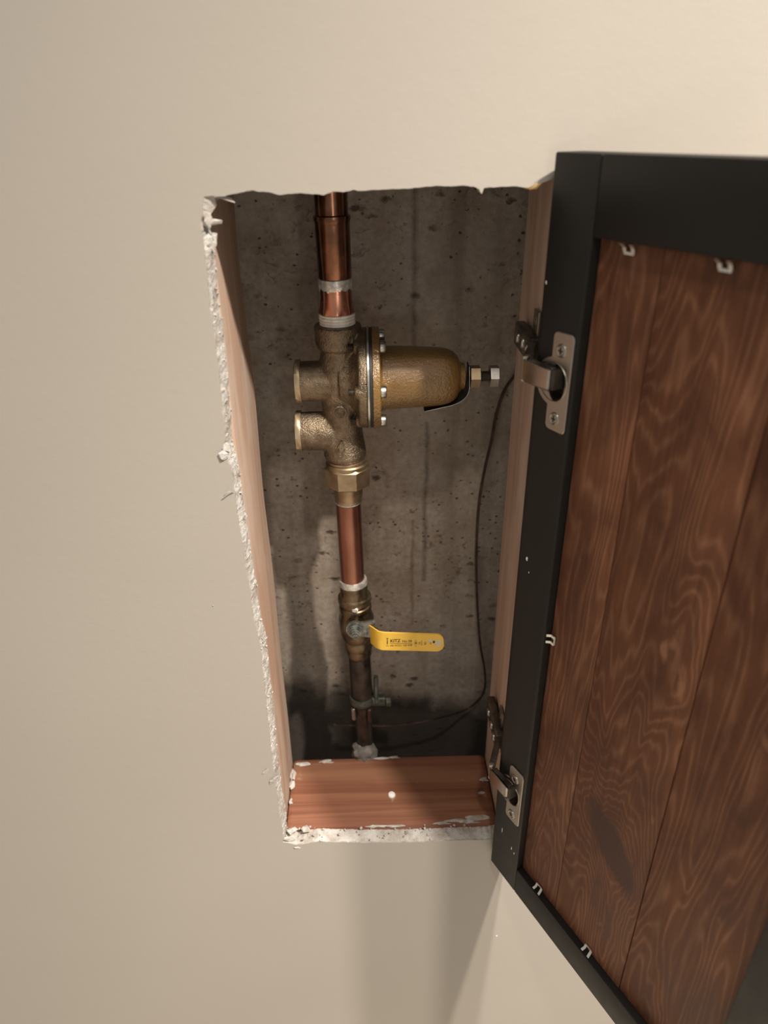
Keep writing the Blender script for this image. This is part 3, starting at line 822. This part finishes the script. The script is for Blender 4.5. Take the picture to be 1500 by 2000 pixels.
# stem nut with rings of corrosion
pr = [(0, 0.0092), (0.0030, 0.0094), (0.0034, 0.0080), (0.0048, 0.0078), (0.0052, 0.0064), (0.0070, 0.0062), (0.0074, 0.0050), (0.0096, 0.0047), (0.0100, 0.0036), (0.0125, 0.0033), (0.0128, 0.002), (0.0118, 0.0016)]
bm = lathe(new(), F(-0.0005, 0.0006, -0.0005), F(-0.0005, -1, -0.0005), pr, 28, wob=lambda d, t: 0.0004 * mnoise.noise(Vector((math.cos(t) * 3, math.sin(t) * 3, d * 400))))
tag(obj('stem_nut', bm, M_ZINC, bv), 'corroded silvery stem nut')

# --- blackened bottom pipe
p0 = V(-0.0210, 0.9365); p1 = V(-0.0168, 0.735)
pd = (p1 - p0).normalized()
th = thing('riser_pipe', 'blackened bottom pipe below the lever valve with a grey sealed foot', 'pipe', p1)
Lz = lambda z: (p0.z - z) / -pd.z
bm = lathe(new(), p0, p1, [(0, 0.0132), (Lz(0.900), 0.0134), (Lz(0.868), 0.0136), (Lz(0.852), 0.0128), (Lz(0.845), 0.0108), (Lz(0.80), 0.0106), (Lz(0.735), 0.0106)], 40)
obj('tube', bm, M_DARKPIPE, th)
cf = p0 + pd * Lz(0.772) + Vector((-0.001, -0.004, 0))
bm = lump(new(), cf, (0.0165, 0.0165, 0.017), 3, 0.14, 1.5, 4)
tag(obj('sealant_foot', bm, M_CAULK, th), 'lumpy grey sealant at the foot')
# --- ground clamp
cc = p0 + pd * Lz(0.861)
cl = thing('pipe_clamp', 'greenish bronze clamp with a bolt gripping the blackened pipe', 'clamp', cc - Vector((0, 0, 0.012)))
bm = lathe(new(), cc + Vector((0, 0, 0.007)), cc - Vector((0, 0, 1)), [(0, 0.0138), (0, 0.0160), (0.005, 0.0168), (0.010, 0.0160), (0.013, 0.0132), (0.013, 0.0120)], 32, cap=False)
obj('band', bm, M_VERDI, cl)
e0 = cc + Vector((0.017, -0.006, 0.002))
bm = box(new(), e0 + Vector((-0.006, -0.004, -0.008)), e0 + Vector((0.014, 0.006, 0.006)), 0.003, 3)
obj('ear', bm, M_VERDI, cl)
pr = []
for k in range(22): pr += [(k * 0.002, 0.0026), (k * 0.002 + 0.001, 0.0031)]
bm = lathe(new(), e0 + Vector((0.001, -0.002, -0.002)), e0 + Vector((0.003, -0.002, 0.6)), pr, 12)
tag(obj('bolt', bm, M_VERDI, cl), 'upright threaded bolt')
bm = lathe(new(), e0 + Vector((0.013, -0.001, -0.002)), e0 + Vector((1, -0.001, -0.002)), hexpr(0.007, 0.0062), 6)
obj('nut', bm, M_VERDI, cl)
bm = lathe(new(), cc + Vector((-0.011, -0.010, -0.006)), cc + Vector((-0.011, -0.010, -1)), [(0, 0.0022), (0.001, 0.003), (0.018, 0.003), (0.020, 0.0018)], 14)
tag(obj('clamp_screw', bm, M_STEEL, cl), 'shiny clamp screw')
bm = lathe(new(), cc + Vector((0.009, -0.012, -0.006)), cc + Vector((0.009, -0.012, -1)), [(0, 0.0022), (0.001, 0.003), (0.022, 0.003), (0.024, 0.0018)], 14)
tag(obj('clamp_screw', bm, M_WIRE, cl), 'coppery clamp screw')
# --- ground wire
wp = [(652, 1415, .168), (690, 1416, .168), (745, 1417, .168), (800, 1413, .175), (860, 1402, .185), (908, 1387, 0.228), (936, 1366, 0.231), (947, 1342, 0.233), (946, 1305, 0.235), (937, 1250, 0.238), (931, 1150, 0.241), (931, 1060, 0.243), (936, 980, 0.243), (948, 910, 0.243), (960, 860, .243), (968, 815, .243), (982, 770, .243), (1004, 735, .243), (1040, 705, .243)]
bm = tube(new(), smooth_path([at(*p) for p in wp], 6), 0.0017, 8)
tag(obj('ground_wire', bm, M_WIRE), 'thin dull copper wire curving along the concrete behind the pipes', 'wire')

# ------------------------------------------------------------------ the open door
ANG = math.atan2(-0.88656, 0.46262)
HP = Vector((0.1271, -0.012, 0.749))
door = thing('access_panel', 'open black framed access panel with stained wooden planks inside', 'access panel', HP, ANG)
DM = wm(door).copy()
HT, WD, TH = 0.7342, 0.3265, 0.0245
S0, S1, ZB0, ZT0 = 0.0435, 0.2795, 0.0375, 0.6850     # clear opening of the frame
REC = 0.0068
def dobj(name, bm, mt, parent=door, angle=35): return obj(name, bm, mt, parent, DM, angle)
HZ = (1.331 - 0.749, 0.8885 - 0.749)
HS = 0.0225
def framed(lo, hi, cups=False):
    bm = box(new(), lo, hi, 0.0012, 2)
    if cups:
        me = bpy.data.meshes.new('cut'); cb = new()
        for hz in HZ: lathe(cb, (HS, -0.01, hz), (HS, 1, hz), [(0, 0.0168), (0.0215, 0.0168)], 40)
        bmesh.ops.recalc_face_normals(cb, faces=cb.faces)
        cb.to_mesh(me); cb.free()
        co = bpy.data.objects.new('cut', me); COL.objects.link(co)
        bm = baked(bm, [('BOOLEAN', dict(operation='DIFFERENCE', solver='EXACT', object=co))])
        bpy.data.objects.remove(co, do_unlink=True)
    return bm
dobj('stile', framed((0, 0, 0), (S0, TH, HT), True), M_BLACK)
dobj('stile', framed((S1, 0, 0), (WD, TH, HT)), M_BLACK)
dobj('top_rail', framed((S0, 0, ZT0), (S1, TH, HT)), M_BLACK)
dobj('bottom_rail', framed((S0, 0, 0), (S1, TH, ZB0)), M_BLACK)
cuts = [S0 + 0.0004, 0.0975, 0.1868, S1 - 0.0004]
for k in range(3):
    bm = box(new(), (cuts[k] + 0.0003, REC + (0.0004, 0, 0.0006)[k], ZB0 + 0.0004), (cuts[k + 1] - 0.0003, TH - 0.002, ZT0 - 0.0004), 0.0007, 2)
    dobj('plank', bm, M_PL[k])
# bright retaining points pressed into the rabbet
def clip(s, z, dirs):
    """two bent prongs; dirs = 'v' along the stile, 'h' along a rail"""
    bm = new()
    for sgn in (-1, 1):
        if dirs[0] == 'h':
            up = 1 if dirs[1] == 't' else -1
            c = Vector((s + sgn * 0.0035, 0, z))
            pts = [c + Vector((0, REC - 0.0004, -0.006 * up)), c + Vector((0, REC - 0.0016, -0.003 * up)), c + Vector((sgn * 0.0006, 0.0022, -0.0006 * up))]
            wv = Vector((0.0013, 0, 0))
        else:
            c = Vector((s, 0, z + sgn * 0.0035))
            pts = [c + Vector((0.006, REC - 0.0004, -0.0015)), c + Vector((0.003, REC - 0.0016, 0)), c + Vector((0.0006, 0.0022, 0))]
            wv = Vector((0, 0, 0.0013))
        prev = None
        for p in pts:
            q = [bm.verts.new(p - wv), bm.verts.new(p + wv), bm.verts.new(p + wv + Vector((0, -0.0007, 0))), bm.verts.new(p - wv + Vector((0, -0.0007, 0)))]
            if prev:
                for k in range(4): bm.faces.new((prev[k], prev[(k + 1) % 4], q[(k + 1) % 4], q[k]))
            else: bm.faces.new(q)
            prev = q
        bm.faces.new(prev)
    # bridge lying on the panel
    if dirs[0] == 'h':
        up = 1 if dirs[1] == 't' else -1
        box(bm, (s - 0.0042, REC - 0.0011, z - 0.0064 * up - 0.0009), (s + 0.0042, REC - 0.0003, z - 0.0064 * up + 0.0009))
    else:
        box(bm, (s + 0.0055, REC - 0.0011, z - 0.0048), (s + 0.0073, REC - 0.0003, z + 0.0040))
    tag(dobj('retaining_point', bm, M_CLIP, door, None), 'bright bent metal point holding the planks')
clip(0.071, ZT0 - 0.0006, 'ht'); clip(0.142, ZT0 - 0.0006, 'ht'); clip(0.238, ZT0 - 0.0006, 'ht')
clip(S0, 1.1035 - 0.749, 'v'); clip(0.0735, ZB0, 'hb'); clip(0.147, ZB0, 'hb')
# paint chips on the frame
def dpx(px, py):
    d = RIGHT * (px - 750) - UP * (py - 1000) + FWD * FPX
    n = Vector((0.88656, 0.46262, 0)); t = n.dot(HP - CAM) / n.dot(d)
    return DM.inverted() @ (CAM + d * t)
for px, py, a, b in ((1029, 1092, 0.0011, 0.0020), (1067, 552, 0.0007, 0.0012), (981, 1621, 0.0005, 0.0032), (999, 1657, 0.0005, 0.0022), (1004, 1667, 0.0006, 0.0014), (1033, 1118, 0.0005, 0.001)):
    p = dpx(px, py); bm = lump(new(), (p.x, -0.0001, p.z), (a, 0.0003, b), 2, 0.4, 1.5, px)
    dobj('paint_chip', bm, M_CHIP)

# ------------------------------------------------------------------ hinges
def hinge(k, label):
    hz = HZ[k]
    h = None
    def ho(name, bm, mt, parent=None, angle=35): return obj(name, bm, mt, parent or h, DM, angle)
    # cup plate: rounded strip with a round belly and the cup opening
    def rr(s, z):
        return s, z
    outer = []
    pr_ = 0.0040; sL, sR, zl, zh = 0.0183, 0.0398, hz - 0.0375, hz + 0.0375
    def arc(cx, cz, r, a0, a1, n): return [(cx + r * math.cos(math.radians(a0 + (a1 - a0) * i / n)), cz + r * math.sin(math.radians(a0 + (a1 - a0) * i / n))) for i in range(n + 1)]
    rc = 0.0190
    aj = math.degrees(math.acos(max(-1, min(1, (sL - HS) / rc))))
    outer += arc(sR - pr_, zl + pr_, pr_, -90, 0, 6) + arc(sR - pr_, zh - pr_, pr_, 0, 90, 6) + arc(sL + pr_, zh - pr_, pr_, 90, 180, 6)
    outer += arc(HS, hz, rc, aj, 360 - aj, 36) + arc(sL + pr_, zl + pr_, pr_, 180, 270, 6)
    inner = [(0.0265 + (s_ - 0.0265) * 0.62, z_) for s_, z_ in arc(0.0265, hz, 0.0145, 0, 345, 23)]
    bm = new()
    lay = []
    for yy, ins in ((0.0, 0), (-0.0012, 0), (-0.0018, 0.0006)):
        cs_ = Vector((0.0255, hz))
        o_ = [bm.verts.new((s - (ins if s > HS else -ins), yy, z - (ins if z > hz else -ins))) for s, z in outer]
        lay.append(o_)
    inn = [[bm.verts.new((s, yy, z)) for s, z in inner] for yy in (-0.0018, 0.0)]
    n = len(outer)
    for a in range(2):
        for i in range(n): bm.faces.new((lay[a][i], lay[a][(i + 1) % n], lay[a + 1][(i + 1) % n], lay[a + 1][i]))
    n2 = len(inner)
    for i in range(n2): bm.faces.new((inn[0][i], inn[0][(i + 1) % n2], inn[1][(i + 1) % n2], inn[1][i]))
    for O, I in ((lay[2], inn[0]), (lay[0], inn[1])):
        es = [bm.edges.get((O[i], O[(i + 1) % n])) for i in range(n)] + [bm.edges.get((I[i], I[(i + 1) % n2])) for i in range(n2)]
        bmesh.ops.triangle_fill(bm, edges=es, use_beauty=True)
    h = plate = tag(ho('hinge', bm, M_NICKEL, door), label)
    bm = new()
    lathe(bm, (HS + 0.0005, -0.0018, hz), (HS + 0.0005, 1, hz), [(0, 0.0142), (-0.0006, 0.0146), (0.0, 0.0150), (0.0018, 0.0152), (0.0112, 0.0150), (0.0112, 0.0), ][:5], 40, cap=False)
    lathe(bm, (HS + 0.0005, 0.0, hz), (HS + 0.0005, 1, hz), [(-0.0018, 0.0142), (0.0095, 0.0135), (0.0100, 0.0004)], 40, cap=False)
    ho('cup', bm, M_NICKEL)
    for zz, ss in ((hz + 0.0245, 0.0282), (hz - 0.0275, 0.0282)):
        bm = lathe(new(), (ss, -0.0018, zz), (ss, -1, zz), [(0, 0.0052), (0.0009, 0.0048), (0.0013, 0.0040), (0.0007, 0.0034), (0.0006, 0.0028), (0.0010, 0.0024)], 24)
        sw = ho('screw', bm, M_NICKEL, plate)
        bm = box(new(), (ss - 0.0022, -0.0032, zz - 0.0005), (ss + 0.0022, -0.0026, zz + 0.0005)); box(bm, (ss - 0.0005, -0.0032, zz - 0.0022), (ss + 0.0005, -0.0026, zz + 0.0022))
        ho('screw_slot', bm, M_TAG)
    # arm: box bridging from inside the cup out past the door edge, then back to the stud
    zA = hz + (0.0040 if k == 0 else 0.0085)
    hw = 0.0084
    path_ = [(0.0272, -0.0095), (0.0262, -0.0112), (0.0010, -0.0118), (-0.0035, -0.0098)]
    def strip(path2, th_):
        bm = new(); prev = None
        for i, (s, y) in enumerate(path2):
            a = Vector(path2[max(i - 1, 0)]); b = Vector(path2[min(i + 1, len(path2) - 1)])
            t = (b - a).normalized(); nn = Vector((-t.y, t.x)) * th_
            q = [bm.verts.new((s, y, zA - hw)), bm.verts.new((s, y, zA + hw)), bm.verts.new((s + nn.x, y + nn.y, zA + hw)), bm.verts.new((s + nn.x, y + nn.y, zA - hw))]
            if prev:
                for j in range(4): bm.faces.new((prev[j], prev[(j + 1) % 4], q[(j + 1) % 4], q[j]))
            else: bm.faces.new(q)
            prev = q
        bm.faces.new(prev)
        bmesh.ops.recalc_face_normals(bm, faces=bm.faces)
        bmesh.ops.bevel(bm, geom=[e for e in bm.edges if abs(e.verts[0].co.z - e.verts[1].co.z) < 1e-6 and e.calc_face_angle(0) > 0.8], offset=0.0006, segments=2, affect='EDGES')
        return bm
    arm = tag(ho('arm', strip(path_, -0.0022), M_ARM), 'polished hinge arm')
    # side cheeks of the arm and its inner end, shade painted in as dark metal
    bm = box(new(), (0.0262, -0.0095, zA - hw + 0.001), (0.0310, 0.0055, zA + hw - 0.001), 0.0006, 2)
    ho('shaded_arm_root', bm, M_TAG)
    bm = new()
    for sg in (-1, 1):
        box(bm, (0.001, -0.0115, zA + sg * (hw - 0.0006) - 0.0006), (0.0275, -0.0045, zA + sg * (hw - 0.0006) + 0.0006), 0.0003, 1)
    ho('arm_cheek', bm, M_STEEL_D)
    # pin and inner link to the mounting body on the stud (world space)
    L = lambda s, y, z: DM @ Vector((s, y, z))
    pin = L(-0.0035, -0.0075, zA)
    bm = lathe(new(), pin - Vector((0, 0, hw + 0.0015)), pin + Vector((0, 0, 1)), [(0, 0.0020), (0.0006, 0.0028), (0.0022, 0.0028), (0.0026, 0.0024), (0.0176, 0.0024), (0.0180, 0.0028), (0.0200, 0.0028), (0.0206, 0.0018)], 20)
    obj('pivot_pin', bm, M_STEEL, h)
    zw = pin.z
    end = Vector((0.1338, 0.030, zw + 0.004))
    bm = new()
    d = (end - pin); d.z = 0; d.normalize(); pp = Vector((d.y, -d.x, 0)) * 0.0028
    q = []
    for P_ in (pin + d * 0.001, end):
        for sgn in (1, -1):
            for hh in (-0.0080, 0.0080): q.append(bm.verts.new(P_ + pp * sgn + Vector((0, 0, hh))))
    for f_ in ((0, 1, 3, 2), (4, 6, 7, 5), (0, 4, 5, 1), (2, 3, 7, 6), (0, 2, 6, 4), (1, 5, 7, 3)): bm.faces.new([q[i] for i in f_])
    obj('inner_link', bm, M_STEEL_D, h)
    bm = box(new(), (0.1290, 0.024, zw - 0.0085), (0.1385, 0.088, zw + 0.0125), 0.0025, 3)
    bodyh = tag(obj('mounting_body', bm, M_STEEL_D, h), 'dull steel body screwed to the stud')
    bm = box(new(), (0.1370, 0.036, zw - 0.027), (0.1392, 0.053, zw + 0.031), 0.0008, 2)
    wing = obj('mounting_wing', bm, M_NICKEL, h)
    for yy, zz in ((0.034, zw + 0.002), (0.050, zw + 0.003), (0.071, zw + 0.002)):
        bm = lathe(new(), (0.1292, yy, zz), (-1, yy, zz), [(0, 0.0050), (0.0010, 0.0050), (0.0020, 0.0040), (0.0012, 0.0018)], 20)
        obj('adjuster_screw', bm, M_STEEL, h)
    for zz in (zw - 0.020, zw + 0.023):
        bm = lathe(new(), (0.1378, 0.0445, zz), (-1, 0.0445, zz), [(0, 0.0048), (0.0009, 0.0046), (0.0018, 0.0030)], 20)
        obj('wing_screw', bm, M_STEEL, h)
    return h
hinge(0, 'upper satin nickel cup hinge, beside the screw of the bronze regulator')
hinge(1, 'lower satin nickel cup hinge, beside the reddish sill board')
